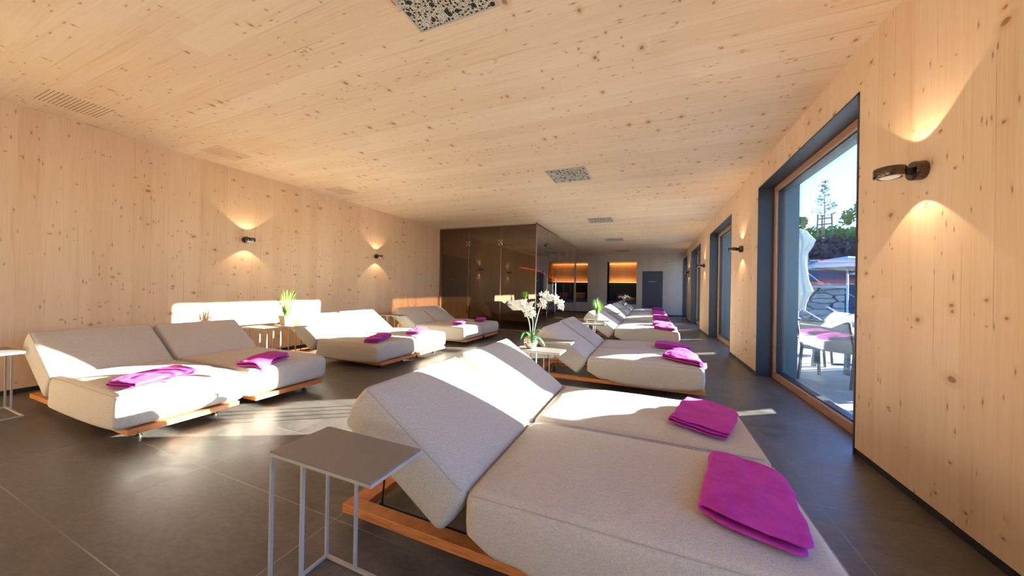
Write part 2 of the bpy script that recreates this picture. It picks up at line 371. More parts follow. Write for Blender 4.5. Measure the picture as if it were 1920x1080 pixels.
# back wall with niches and door opening
N1 = (-5.60, -2.98, 0.53, 2.60); N2 = (-2.02, -0.64, 0.48, 2.60); D1 = (-0.38, 0.52, 0.0, 2.10)
b = MB()
xs = [XL, N1[0], N1[1], N2[0], N2[1], D1[0], D1[1], XR]
def wb(x0, x1, z0, z1, d=0.08): b.box(x0, x1, YB, YB+d, z0, z1)
wb(XL, N1[0], 0.05, H); wb(N1[0], N1[1], 0.05, N1[2]); wb(N1[0], N1[1], N1[3], H)
wb(N1[1], N2[0], 0.05, H, 0.92); wb(N2[0], N2[1], 0.05, N2[2]); wb(N2[0], N2[1], N2[3], H)
wb(N2[1], D1[0], 0.05, H); wb(D1[0], D1[1], D1[3], H); wb(D1[1], 1.56, 0.05, H)
struct('wall_back', b, M['wall_b'], 'knotty spruce end wall with two lit sleeping niches')
for k, n in enumerate((N1, N2)):
    x0, x1, z0, z1 = n; yb = YB+0.92
    q = MB().box(x0, x1, yb, yb+0.03, z0-0.02, 1.56).box(x0, x1, YB+0.08, yb, z0-0.06, z0-0.02).box(x0-0.03, x0, YB+0.08, yb, z0-0.06, 1.56).box(x1, x1+0.03, YB+0.08, yb, z0-0.06, 1.56)
    struct('trim_%d' % (k+1), q, M['nichedark'], 'black lining of the lower half of a sleeping niche')
    q = MB().box(x0, x1, yb-0.05, yb, 1.58, z1-0.10).box(x0-0.03, x0, YB+0.08, yb, 1.56, z1).box(x1, x1+0.03, YB+0.08, yb, 1.56, z1).box(x0-0.03, x1+0.03, YB+0.08, yb+0.03, z1, z1+0.03).box(x0, x1, yb, yb+0.03, 1.56, z1)
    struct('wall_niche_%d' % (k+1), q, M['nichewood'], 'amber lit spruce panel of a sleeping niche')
    q = MB().box(x0+0.01, x1-0.01, yb-0.065, yb-0.052, 1.563, 1.578); s1 = q.build('led_strip', M['ledwarm'])
    tag(s1, 'amber light strip under the wood panel of the %s niche' % ('wider left' if k == 0 else 'right'), 'light strip', 'niche light strips')
    q = MB().box(x0+0.01, x1-0.01, yb-0.048, yb-0.030, z1-0.085, z1-0.07); s2 = q.build('led_strip', M['ledwarm'])
    tag(s2, 'amber light strip above the wood panel of the %s niche' % ('wider left' if k == 0 else 'right'), 'light strip', 'niche light strips')
    for zz, rx in ((z1-0.03, 0.0), (1.60, PI)):
        ld = bpy.data.lights.new('niche_light', 'AREA'); ld.shape = 'RECTANGLE'; ld.size = x1-x0-0.1; ld.size_y = 0.04; ld.energy = 4.0; ld.color = (1.0, 0.46, 0.16)
        lo = bpy.data.objects.new('niche_light', ld); COL.objects.link(lo); lo.location = ((x0+x1)/2, yb-0.16, zz); lo.rotation_euler = (rx+(0.5 if rx == 0 else -0.5), 0, 0); lo.parent = s2
# skirting
def skirt(n, *bx):
    q = MB()
    for t in bx: q.box(*t, 0.0, 0.05)
    struct(n, q, M['black'], 'black recessed skirting strip')
skirt('baseboard_left', (XL-0.03, XL-0.008, YF, YB))
pr = YF; L = []
for (a, c) in wins[1:]: L.append((XR+0.008, 1.5, pr, a)); pr = c
L.append((XR+0.008, 1.5, pr, YB)); skirt('baseboard_right', *L)
skirt('baseboard_back', (XL, D1[0]-0.01, YB+0.008, YB+0.06), (D1[1]+0.01, XR, YB+0.008, YB+0.06))
skirt('baseboard_front', (XL, XR, YF-0.06, YF-0.008))
# windows
for k, (a, c) in enumerate(wins[1:]):
    q = MB(); t = 0.016
    q.box(XR-0.006, 1.56, a, a+t, 0.0, ZH).box(XR-0.006, 1.56, c-t, c, 0.0, ZH).box(XR-0.006, 1.56, a, c, ZH-t, ZH)
    struct('trim_%d' % (k+3), q, M['anthracite'], 'anthracite metal lining of a window opening')
    y0, y1, z1 = a+t, c-t, ZH-t; fw = 0.072
    w = bpy.data.objects.new('window_%d' % (k+1), None); COL.objects.link(w); w['kind'] = 'structure'
    q = MB().box(1.555, 1.635, y0, y0+fw, 0.0, z1).box(1.555, 1.635, y1-fw, y1, 0.0, z1).box(1.555, 1.635, y0+fw, y1-fw, z1-fw, z1).box(1.555, 1.635, y0+fw, y1-fw, 0.0, 0.085)
    q.build('window_frame', M['framewood'], w, bevel=0.004)
    i = 0.014
    q = MB().box(1.585, 1.66, y0+fw, y0+fw+i, 0.085, z1-fw).box(1.585, 1.66, y1-fw-i, y1-fw, 0.085, z1-fw).box(1.585, 1.66, y0+fw, y1-fw, z1-fw-i, z1-fw).box(1.585, 1.66, y0+fw, y1-fw, 0.085, 0.085+i)
    q.build('window_seal', M['seal'], w)
    q = MB().box(1.612, 1.620, y0+fw, y1-fw, 0.085, z1-fw); q.build('window_pane', M['pane'], w)
# doors
q = MB().box(D1[0], D1[1], YB+0.012, YB+0.06, 0.004, D1[3]); d = struct('door_1', q, M['door'], 'dark blue grey flush door in the end wall', bevel=0.002)
MB().tube([(0.40, YB+0.012, 1.04), (0.40, YB-0.03, 1.04), (0.28, YB-0.03, 1.04)], 0.009, 8).build('door_handle', M['darkmetal'], d)
def text(body, size, loc, rot, parent, mat):
    cu = bpy.data.curves.new('lettering', 'FONT'); cu.body = body; cu.size = size; cu.extrude = 0.001; cu.align_x = 'CENTER'; cu.align_y = 'CENTER'
    o = bpy.data.objects.new('door_lettering', cu); COL.objects.link(o); o.location = loc; o.rotation_euler = rot; cu.materials.append(mat); o.parent = parent; return o
text('Ruheraum', 0.075, (0.07, YB+0.010, 1.60), (PI/2, 0, 0), d, M['lettering'])
q = MB().box(XL-0.01, XL+0.02, 8.62, 10.36, 0.0, 2.18); d = struct('door_2', q, M['doord'], 'black door on the left wall behind the tinted glass')
text('Ruheraum', 0.06, (XL+0.022, 9.2, 1.42), (PI/2, 0, PI/2), d, M['lettering'])

# ------------------------------------------------------------------ tinted glass room
GX, GY0, GY1 = -2.855, 8.47, 13.66
gr = thing('glass_enclosure', 'tall bronze tinted glass enclosure in front of the left wall', 'glass enclosure', (0, 0, 0))
fr = MB(); t = 0.03
XL_ = XL+0.002; HG = H-0.002
fr.box(XL_, GX+0.012, GY0-0.02, GY0+0.02, H-0.035, HG).box(GX-0.02, GX+0.02, GY0-0.02, GY1, H-0.035, HG)
fr.box(XL_, XL_+0.03, GY0-0.02, GY0+0.02, 0.0, H-0.035).box(XL_, GX+0.012, GY0-0.02, GY0+0.02, 0.0, 0.03)
fr.box(GX-0.02, GX+0.02, GY0-0.02, 9.5, 0.0, 0.03).box(GX-0.02, GX+0.02, 10.4, GY1, 0.0, 0.03)
fr.build('glass_channel', M['chrome'], gr)
fx = [XL+0.03, -4.94, -3.90, GX]
for i in range(3): MB().box(fx[i]+0.003, fx[i+1]-0.003, GY0-0.005, GY0+0.005, 0.03, H-0.035).build('glass_panel', M['tinted'], gr)
fy = [GY0+0.008, 9.50, 10.42, 11.55, 12.62, GY1]
for i in range(5): MB().box(GX-0.005, GX+0.005, fy[i]+0.004, fy[i+1]-0.004, 0.03, H-0.035).build('glass_panel', M['tinted_b'], gr)
for x in (-4.94, -3.90): MB().box(x-0.003, x+0.003, GY0-0.006, GY0+0.006, 0.03, H-0.04).build('panel_joint', M['chrome'], gr)
for y in (9.50, 10.42, 11.55, 12.62): MB().box(GX-0.006, GX+0.006, y-0.003, y+0.003, 0.03, H-0.04).build('panel_joint', M['chrome'], gr)
MB().box(GX-0.006, GX+0.006, GY0-0.006, GY0+0.004, 0.03, H-0.04).build('panel_joint', M['chrome'], gr)
def clamp(x, y, face):
    c = MB(); 
    for dx in (-0.05, 0.05):
        for dz in (-0.05, 0.05):
            if face == 'y': c.lathe([(0.0, -0.03), (0.019, -0.03), (0.019, 0.0), (0.0, 0.0)], 10, 'y', (x+dx, y, 2.45+dz)).bar((x, y-0.012, 2.45), (x+dx, y-0.012, 2.45+dz), 0.012)
            else: c.lathe([(0.0, 0.0), (0.019, 0.0), (0.019, 0.03), (0.0, 0.03)], 10, 'x', (x, y+dx, 2.45+dz)).bar((x+0.012, y, 2.45), (x+0.012, y+dx, 2.45+dz), 0.012)
    c.build('glass_clamp', M['chrome'], gr, smooth=True)
for x in (-4.94, -3.90): clamp(x, GY0-0.005, 'y')
for y in (9.50, 11.55): clamp(GX+0.005, y, 'x')
MB().bar((GX+0.03, 9.25, 2.44), (GX+0.03, 9.85, 2.44), 0.03, 0.05).build('door_closer', M['black'], gr)
MB().tube([(GX+0.05, 10.30, 0.75), (GX+0.05, 10.30, 1.35)], 0.012).tube([(GX, 10.30, 0.8), (GX+0.05, 10.30, 0.8)], 0.008).tube([(GX, 10.30, 1.3), (GX+0.05, 10.30, 1.3)], 0.008).build('pull_handle', M['chrome'], gr)
# cabin inside
q = MB().box(XL, -3.68, 11.10, 13.60, 0.0, H-0.001); cb = struct('wall_cabin', q, M['wall_b'], 'spruce clad cabin behind the tinted glass')
q = MB().box(-3.679, -3.655, 11.25, 13.55, 0.0, 2.45); tag(q.build('cabin_door', M['cabin']), 'black cabin front seen dimly through the side glass', 'cabin door')
q = MB().tube([(-4.35, 11.08, 1.93), (-3.64, 11.08, 1.80), (-3.64, 13.4, 1.56)], 0.014, 8); tag(q.build('red_light_strip', M['ledred']), 'thin red light strip slanting across the dark cabin', 'light strip')

# ------------------------------------------------------------------ ceiling vents and slots
v0 = None
vl = ['nearest perforated square ceiling vent cut by the top of the picture', 'second perforated ceiling vent, above the middle daybeds',
      'third perforated ceiling vent, right of the glass enclosure corner', 'fourth ceiling vent, small and brownish with distance', 'farthest ceiling vent, a thin dark sliver near the end wall']
for k, y in enumerate((1.285, 4.81, 8.38, 11.90, 15.40)):
    if v0 is None:
        v0 = thing('ceiling_vent', vl[0], 'ceiling vent', (-1.51, y, H), 0, 'perforated ceiling vents')
        MB().box(0.012, 0.588, 0.012, 0.588, -0.006, 0.0).build('vent_plate', M['vent'], v0)
        MB().box(0, 0.60, 0, 0.012, -0.009, 0).box(0, 0.60, 0.588, 0.60, -0.009, 0).box(0, 0.012, 0.012, 0.588, -0.009, 0).box(0.588, 0.60, 0.012, 0.588, -0.009, 0).build('vent_frame', M['ventframe'], v0)
    else: dup(v0, (-1.51, y, H), 0, vl[k])
s0 = None
sl = ['slotted ventilation field in the ceiling, nearest the left picture edge', 'slotted ventilation field in the ceiling, second from the left', 'slotted ventilation field in the ceiling, third and faintest']
for k, y in enumerate((1.17, 2.47, 4.30)):
    if s0 is None:
        s0 = thing('ceiling_slots', sl[0], 'ventilation slots', (-5.62, y, H), 0, 'slotted ceiling fields above the left wall')
        q = MB()
        for i in range(16):
            for j in range(26): q.box(j*0.0165, j*0.0165+0.011, i*0.026, i*0.026+0.0045, -0.0015, 0)
        q.build('slots', M['slot'], s0)
    else: dup(s0, (-5.62, y, H), 0, sl[k])

# ------------------------------------------------------------------ daybeds
TANS = (0.2679, 0.5774, 1.0)
def axis_coords(Ln, r, n):
    lo = [r-r*t for t in TANS[::-1]]; hi = [Ln-r+r*t for t in TANS]
    mid = [r+(Ln-2*r)*i/n for i in range(n+1)]
    return lo+mid+hi
def soft_box(Ln, Wd, Hh, r, n, deform):
    ax = [axis_coords(Ln, r, n[0]), axis_coords(Wd, r, n[1]), axis_coords(Hh, r, n[2])]
    D = (Ln, Wd, Hh); mb = MB(); idx = {}
    def vid(i, j, k):
        key = (i, j, k)
        if key not in idx:
            p = Vector((ax[0][i], ax[1][j], ax[2][k]))
            c = Vector([min(max(p[m], r), D[m]-r) for m in range(3)]); d = p-c
            if d.length > 1e-9: d = d.normalized()*r
            q = deform(c+d); idx[key] = len(mb.v); mb.v.append(tuple(q))
        return idx[key]
    nx, ny, nz = (len(a)-1 for a in ax)
    for i in range(nx):
        for j in range(ny):
            mb.f.append((vid(i, j, 0), vid(i, j+1, 0), vid(i+1, j+1, 0), vid(i+1, j, 0)))
            mb.f.append((vid(i, j, nz), vid(i+1, j, nz), vid(i+1, j+1, nz), vid(i, j+1, nz)))
    for i in range(nx):
        for k in range(nz):
            mb.f.append((vid(i, 0, k), vid(i+1, 0, k), vid(i+1, 0, k+1), vid(i, 0, k+1)))
            mb.f.append((vid(i, ny, k), vid(i, ny, k+1), vid(i+1, ny, k+1), vid(i+1, ny, k)))
    for j in range(ny):
        for k in range(nz):
            mb.f.append((vid(0, j, k), vid(0, j, k+1), vid(0, j+1, k+1), vid(0, j+1, k)))
            mb.f.append((vid(nx, j, k), vid(nx, j+1, k), vid(nx, j+1, k+1), vid(nx, j, k+1)))
    return mb
ML, MW, MZ0, MH = 1.215, 0.79, 0.116, 0.244
def mat_top(lx, ly):
    """height of the mattress top at a point of the daybed (foot edge at x = 0)"""
    u = min(max((lx+ML)/ML, 0), 1); v = min(max(ly/MW, 0), 1)
    crown = 0.032*(1-(2*u-1)**4)*(1-(2*v-1)**4)
    w = 0.006*noise.noise(Vector((lx*5, ly*5, 1.3)))*(1-(2*u-1)**6)*(1-(2*v-1)**6)
    z = MZ0+MH+crown+w; e = 0.055
    if lx > -e: z -= e-math.sqrt(max(0, e*e-min(e, lx+e)**2))
    return z
def mat_def(p, cut=0.16, drop=0.052):
    lx, ly, z = p.x-ML, p.y, p.z
    top = z/MH
    u = p.x/ML; v = p.y/MW
    crown = (0.032*(1-(2*u-1)**4)*(1-(2*v-1)**4) + 0.006*noise.noise(Vector((lx*5, ly*5, 1.3)))*(1-(2*u-1)**6)*(1-(2*v-1)**6))*top**2
    bulge = 0.012*math.sin(PI*min(max(top, 0), 1))
    if p.x > ML*0.5: lx += bulge*((u-0.5)*2)**3
    ly += bulge*(2*v-1)**5
    s = min(max((0.42-u)/0.42, 0), 1)**2; t = min(max((0.085-z)/0.085, 0), 1)
    lx += t*cut*s
    sg = max(0.0, math.sin(PI*min(max((u-(0.16 if cut > 0 else -0.25))/(0.80 if cut > 0 else 1.23), 0), 1)))**(0.6 if cut > 0 else 0.4); low = min(max(1-z/0.10, 0), 1); ed = abs(2*v-1)**6
    return Vector((lx, ly+0.010*low*sg*ed*(1 if v > 0.5 else -1), MZ0+z+crown-drop*low*sg*ed))
BL, BT = 0.645, 0.235
def back_def(angle):
    ca, sa = math.cos(angle), math.sin(angle)
    def f(p):
        # p.x along the slab from hinge, p.z thickness (0 = underside, BT = top)
        u = p.x/BL; v = p.y/MW; w = p.z/BT
        cr = 0.022*(1-(2*u-1)**4)*(1-(2*v-1)**4)*w**2 + 0.004*noise.noise(Vector((p.x*5, p.y*5, 7.1)))*w
        d = BT-p.z; x = p.x + 0.015*math.sin(PI*w)*(2*u-1)**5; z = cr-d
        y = p.y+0.008*math.sin(PI*w)*(2*v-1)**5
        return Vector((-1.205-ca*x+sa*(z), y, 0.350+sa*x+ca*z))
    return f
def seam_loop(fn, Ln, Wd, Hh, r):
    q = MB(); k = r*(1-0.7071)-0.0015; e = r*(1-0.7071)
    for y in (k, Wd-k):
        q.tube([fn(Vector((x, y, Hh-e+0.0005))) for x in [r*0.6+(Ln-r*1.2)*i/26 for i in range(27)]], 0.0021, 5)
    for x in (k, Ln-k):
        q.tube([fn(Vector((x, y, Hh-e+0.0005))) for y in [r*0.6+(Wd-r*1.2)*i/16 for i in range(17)]], 0.0021, 5)
    return q
def make_daybed(label, group, ang, wall=False):
    mdf = (lambda p: mat_def(p, -0.05, 0.050)) if wall else mat_def
    r = thing('daybed', label, 'daybed', (0, 0, 0), 0, group)
    x0, x1, w, z0, z1 = -1.905, 0.018, 0.10, 0.070, 0.112
    i = 0.034 if not wall else 0.05
    q = MB().box(x0, x1, i, w, z0, z1).box(x0, x1, MW-w, MW-i, z0, z1).box(x0, x0+w, w, MW-w, z0, z1).box(x1-w, x1, w, MW-w, z0, z1)
    q.box(-1.22, -1.13, w, MW-w, z0, z1).box(-0.62, -0.52, w, MW-w, z0, z1)
    q.build('frame', M['teak'], r, bevel=0.003)
    for fx_ in (-1.78, -0.14):
        for fy_ in (0.16, MW-0.16):
            MB().lathe([(0.022, 0.0), (0.022, 0.012), (0.013, 0.014), (0.013, 0.070), (0.0, 0.070)], 12, 'z', (fx_, fy_, 0)).build('foot', M['darkmetal'], r, smooth=True)
    soft_box(ML, MW, MH, 0.045, (22, 16, 4), mdf).build('mattress', M['fabric'], r, smooth=True)
    mt = r.children[-1]
    seam_loop(mdf, ML, MW, MH, 0.045).build('piping', M['seam'], mt, smooth=True)
    bf = back_def(ang)
    bk = soft_box(BL, MW, BT, 0.034, (14, 16, 3), bf).build('backrest', M['fabric'], r, smooth=True)
    seam_loop(bf, BL, MW, BT, 0.034).build('piping', M['seam'], bk, smooth=True)
    for yy in (0.12, MW-0.12):
        a = bf(Vector((0.45, yy, 0.0))); MB().tube([(-1.74, yy, 0.100), tuple(a)], 0.0045).tube([(-1.74, yy, 0.100), (-1.25, yy, 0.100)], 0.005).build('support_bracket', M['darkmetal'], r)
    return r
RX, LX = 0.530, -3.405
R_Y = [(1.13, 1.95), (3.95, 4.77), (7.20, 8.02), (9.62, 10.44), (12.02, 12.84), (14.42, 15.24)]
L_Y = [(1.065, 1.885), (3.46, 4.28), (5.71, 6.53)]
ordn = ['first', 'second', 'third', 'fourth', 'fifth', 'sixth']
A = math.radians
angR = [(33.5, 35.0), (33.0, 35.0), (33, 33), (33, 34), (34, 33), (33, 34)]
angL = [(33.5, 32.5), (32.5, 33.5), (33, 32.5)]
protos = {}
def daybed(x, y, ang, label, group):
    key = (ang, x < -3)
    if key not in protos: protos[key] = make_daybed(label, group, A(ang), x < -3); protos[key].location = (x, y, 0); return protos[key]
    return dup(protos[key], (x, y, 0), 0, label, group)
for i, pr in enumerate(R_Y):
    for j, y in enumerate(pr):
        lab = 'beige daybed in the right row, %s of the %s pair from the camera' % (('near one', 'far one')[j], ordn[i])
        if i == 0: lab = ('largest beige daybed at the bottom, beside the dark side table', 'beige daybed directly behind the largest one, its backrest in full sun')[j]
        daybed(RX+(0.02 if i == 0 else 0), y, angR[i][j], lab, 'beige daybeds in the right row by the windows')
for i, pr in enumerate(L_Y):
    for j, y in enumerate(pr):
        lab = 'beige daybed along the left wall, %s of the %s pair from the left' % (('left one', 'right one')[j], ordn[i])
        daybed(LX, y, angL[i][j], lab, 'beige daybeds along the left wall')

# ------------------------------------------------------------------ towels
def make_towel(name, w, l, seed, flap=0.0, layers=3, rolled=False):
    """one long cloth folded in a zigzag: cross-section path in x-z, extruded along y; local origin in the middle"""
    th = 0.026/layers; path = []
    rnd = random.Random(seed)
    for k in range(layers):
        z = 0.008+k*th*1.75; a, bq = (-w/2, w/2) if k % 2 == 1 else (w/2, -w/2)
        ins = 0.006*k
        for i in range(13): t = i/12; path.append((a+(bq-a)*t+(ins if bq < a else -ins)*0.5, z, k))
        if k < layers-1:
            for i in range(1, 5):
                an = PI*i/5; rr = th*0.875
                sgn = -1 if bq < 0 else 1
                path.append((bq+sgn*math.sin(an)*rr*1.3, z+rr-math.cos(an)*rr, k))
    ny = 26; v = []; f = []; k_top = layers-1
    for j in range(ny+1):
        ty = j/ny-0.5
        for (x, z, k) in path:
            hz = k/(layers-1)
            sk = 0.025*noise.noise(Vector((ty*2.2+seed, k*0.7, 0.3)))*hz
            yy = ty*l*(1-0.012*k)*(1-0.07*min(1.0, abs(2*x/w))**5)+0.012*noise.noise(Vector((x*9, seed, k)))
            wr = 0.010*noise.noise(Vector((x*16+seed, ty*5.0+x*10, 0.5)))+0.006*noise.noise(Vector((x*40, ty*14+seed, 0.9)))
            zz = z+hz*(0.004+wr*0.8)+0.010*hz*hz*(1-(2*x/w)**2)*(0.5+noise.noise(Vector((seed, x*4, ty*3))))
            xx = x+sk+0.010*noise.noise(Vector((seed+2, ty*4, k)))
            if flap and k == k_top:
                q = max(0, (ty+0.5)*1.0+x/w-0.35)
                zz += flap*0.05*min(q, 1); xx += flap*0.10*q*0.6; yy -= flap*0.12*q*q
            v.append([xx, yy, zz])
    n = len(path)
    for j in range(ny):
        for i in range(n-1): f.append((j*n+i, j*n+i+1, (j+1)*n+i+1, (j+1)*n+i))
    return v, f
def towel(bx, by, lx, ly, rz, w, l, seed, label, flap=0.0, layers=3):
    """bx, by: origin of the daybed it lies on; lx, ly: towel centre on that daybed"""
    v, f = make_towel('towel', w, l, seed, flap, layers); c, s_ = math.cos(rz), math.sin(rz); out = []
    z00 = mat_top(lx, ly)
    for x, y, z in v:
        X, Y = lx+c*x-s_*y, ly+s_*x+c*y
        out.append((x, y, mat_top(X, Y)-z00+z))
    mb = MB(); mb.v = out; mb.f = f
    o = mb.build('towel', M['towel'], None, smooth=True)
    for p in o.data.polygons: p.use_smooth = True
    o.location = (bx+lx, by+ly, z00+0.013); o.rotation_euler = (0, 0, rz)
    md = o.modifiers.new('thick', 'SOLIDIFY'); md.thickness = 0.024/layers; md.offset = 0
    md = o.modifiers.new('sub', 'SUBSURF'); md.levels = 1; md.render_levels = 1
    return tag(o, label, 'towel', 'folded magenta towels on the daybeds')
towel(RX, 1.13, -0.17, 0.36, A(-13), 0.27, 0.50, 3, 'large folded magenta towel on the nearest daybed, bottom right', 0.15, 2)
towel(RX, 1.95, -0.22, 0.33, A(-17), 0.28, 0.46, 11, 'folded magenta towel on the second daybed, beside the bottom right towel', 0.0, 3)
towel(RX, 3.95, -0.17, 0.22, A(70), 0.27, 0.42, 21, 'magenta towel with a turned up flap on the near daybed of the second right pair', 1.0, 4)
towel(RX, 4.77, -0.24, 0.22, A(82), 0.28, 0.44, 31, 'thick folded magenta towel on the far daybed of the second right pair', 0.0, 5)
rp = [(7.20, -0.24, 0.2, 80, 0.6), (8.02, -0.27, 0.2, 85, 0.3), (9.62, -0.25, 0.2, 85, 0.0), (10.44, -0.25, 0.2, 85, 0.0), (12.02, -0.25, 0.2, 85, 0.0), (12.84, -0.25, 0.2, 85, 0.0), (14.42, -0.25, 0.2, 85, 0.0), (15.24, -0.25, 0.2, 85, 0.0)]
for k, (y, lx, ly, rz, fl) in enumerate(rp):
    towel(RX, y, lx, ly, A(rz), 0.30, 0.42, 40+k*3, 'magenta towel in the right row, %s daybed of the %s pair' % (('near', 'far')[k % 2], ordn[2+k//2]), fl, 5)
towel(LX, 1.065, -0.22, 0.27, A(14), 0.24, 0.44, 14, 'crumpled sunlit magenta towel on the leftmost daybed', 0.1, 3)
towel(LX, 1.885, -0.17, 0.24, A(22), 0.24, 0.41, 75, 'folded magenta towel on the second daybed from the left, in shade', 0.2, 2)
towel(LX, 3.46, -0.22, 0.22, A(18), 0.20, 0.46, 81, 'rolled pink lit towel on the left daybed of the middle wall pair', 0.3, 5)
towel(LX, 4.28, -0.22, 0.26, A(18), 0.20, 0.46, 84, 'pink lit towel on the right daybed of the middle wall pair', 0.0, 5)
towel(LX, 5.71, -0.30, 0.34, A(18), 0.20, 0.44, 87, 'magenta towel on the left daybed nearest the glass enclosure pair', 0.0, 5)
towel(LX, 6.53, -0.26, 0.34, A(18), 0.20, 0.44, 90, 'magenta towel on the daybed closest to the glass enclosure', 0.0, 5)

# ------------------------------------------------------------------ side tables
TL, TW, TH = 0.485, 0.240, 0.555
def make_table(label, loc):
    r = thing('side_table', label, 'side table', loc, 0, 'slim metal side tables')
    MB().box(0, TL, 0, TW, TH-0.006, TH).build('table_top', M['table'], r, bevel=0.001)
    s = 0.011
    MB().box(0, TL, 0, s, TH-0.018, TH-0.0065).box(0, TL, TW-s, TW, TH-0.018, TH-0.0065).box(0, s, s, TW-s, TH-0.018, TH-0.0065).box(TL-s, TL, s, TW-s, TH-0.018, TH-0.0065).build('top_frame', M['leg'], r)
    for x in (0.0, 0.165):
        for y in (0.0, TW-s): MB().box(x, x+s, y, y+s, s, TH-0.018).build('leg', M['leg'], r)
    MB().box(0, TL, 0, s, 0, s).box(0, TL, TW-s, TW, 0, s).box(0, s, s, TW-s, 0, s).box(TL-s, TL, s, TW-s, 0, s).build('floor_bar', M['leg'], r)
    return r
T0 = make_table('dark topped side table in the foreground, beside the largest daybed', (-1.268, 0.775, 0))
for x, y, lab in [(-5.40, 0.77, 'side table cut by the left picture edge, beside the leftmost daybed'),
                  (-5.33, 2.85, 'empty side table, left one of the two beside the beige potted grass'),
                  (-5.20, 3.19, 'side table along the left wall carrying the beige potted grass'),
                  (-5.30, 5.44, 'side table between the middle and the last wall pair of daybeds'),
                  (-1.265, 3.06, 'side table carrying the white orchid in the silver vase'),
                  (-1.300, 3.68, 'side table right behind the orchid table, before the second right pair'),
                  (-1.22, 5.90, 'empty side table in the right row, just before the white potted grass'),
                  (-1.22, 6.72, 'side table in the right row carrying the white potted grass'),
                  (-1.22, 9.15, 'side table in the right row between third and fourth pair'),
                  (-1.22, 11.50, 'side table in the right row between fourth and fifth pair'),
                  (-1.22, 13.95, 'farthest side table in the right row, carrying the small distant orchid')]:
    dup(T0, (x, y, 0), 0, lab)

# ------------------------------------------------------------------ wall lamps
def make_lamp(label, loc, rz, group):
    r = thing('wall_lamp', label, 'wall lamp', loc, rz, group)      # local +x points into the room
    MB().lathe([(0.0, 0.0), (0.050, 0.0), (0.052, 0.004), (0.052, 0.044), (0.048, 0.050), (0.034, 0.052), (0.0, 0.052)], 32, 'x').build('mount', M['bronze'], r, smooth=True)
    MB().lathe([(0.0, 0.05), (0.022, 0.05), (0.022, 0.085), (0.0, 0.085)], 16, 'x').build('arm', M['darkmetal'], r, smooth=True)
    c = (0.138, 0, 0)
    hd = MB().lathe([(0.050, -0.022), (0.062, -0.027), (0.065, -0.021), (0.065, 0.021), (0.062, 0.027), (0.050, 0.022)], 36, 'z', c).build('head', M['bronze'], r, smooth=True)
    MB().lathe([(0.049, -0.0265), (0.053, -0.0285), (0.058, -0.0285), (0.062, -0.0265)], 36, 'z', c).build('chrome_ring', M['chrome'], hd, smooth=True)
    for s in (-1, 1):
        MB().lathe([(0.0, s*0.036), (0.020, s*0.034), (0.036, s*0.029), (0.046, s*0.0235), (0.046, s*0.021)], 24, 'z', c).build('lens', M['lens'], hd, smooth=True)
    for s in (-1, 1):
        ld = bpy.data.lights.new('lamp_beam', 'SPOT'); lo = bpy.data.objects.new('lamp_beam', ld); COL.objects.link(lo); lo.parent = r
        ld.energy = 10.0; ld.color = (1.0, 0.72, 0.45); ld.spot_size = A(96); ld.spot_blend = 0.10; ld.shadow_soft_size = 0.006
        lo.location = (0.135, 0, s*0.048); lo.rotation_euler = (PI if s > 0 else 0, 0, 0)
    return r
l0 = make_lamp('bronze wall lamp beside the near window, large at the right', (XR, 2.56, 1.852), PI, 'up and down wall lamps')
for y, z, lab in ((6.46, 1.87, 'wall lamp on the pier beyond the first window'), (10.58, 1.89, 'wall lamp on the pier beyond the second window'), (14.70, 1.91, 'farthest wall lamp on the window wall')):
    dup(l0, (XR, y, z), PI, lab)
dup(l0, (XL, 3.22, 1.862), 0, 'wall lamp on the left wall, above the potted grass')
dup(l0, (XL, 5.93, 1.862), 0, 'wall lamp on the left wall, nearer the glass enclosure')

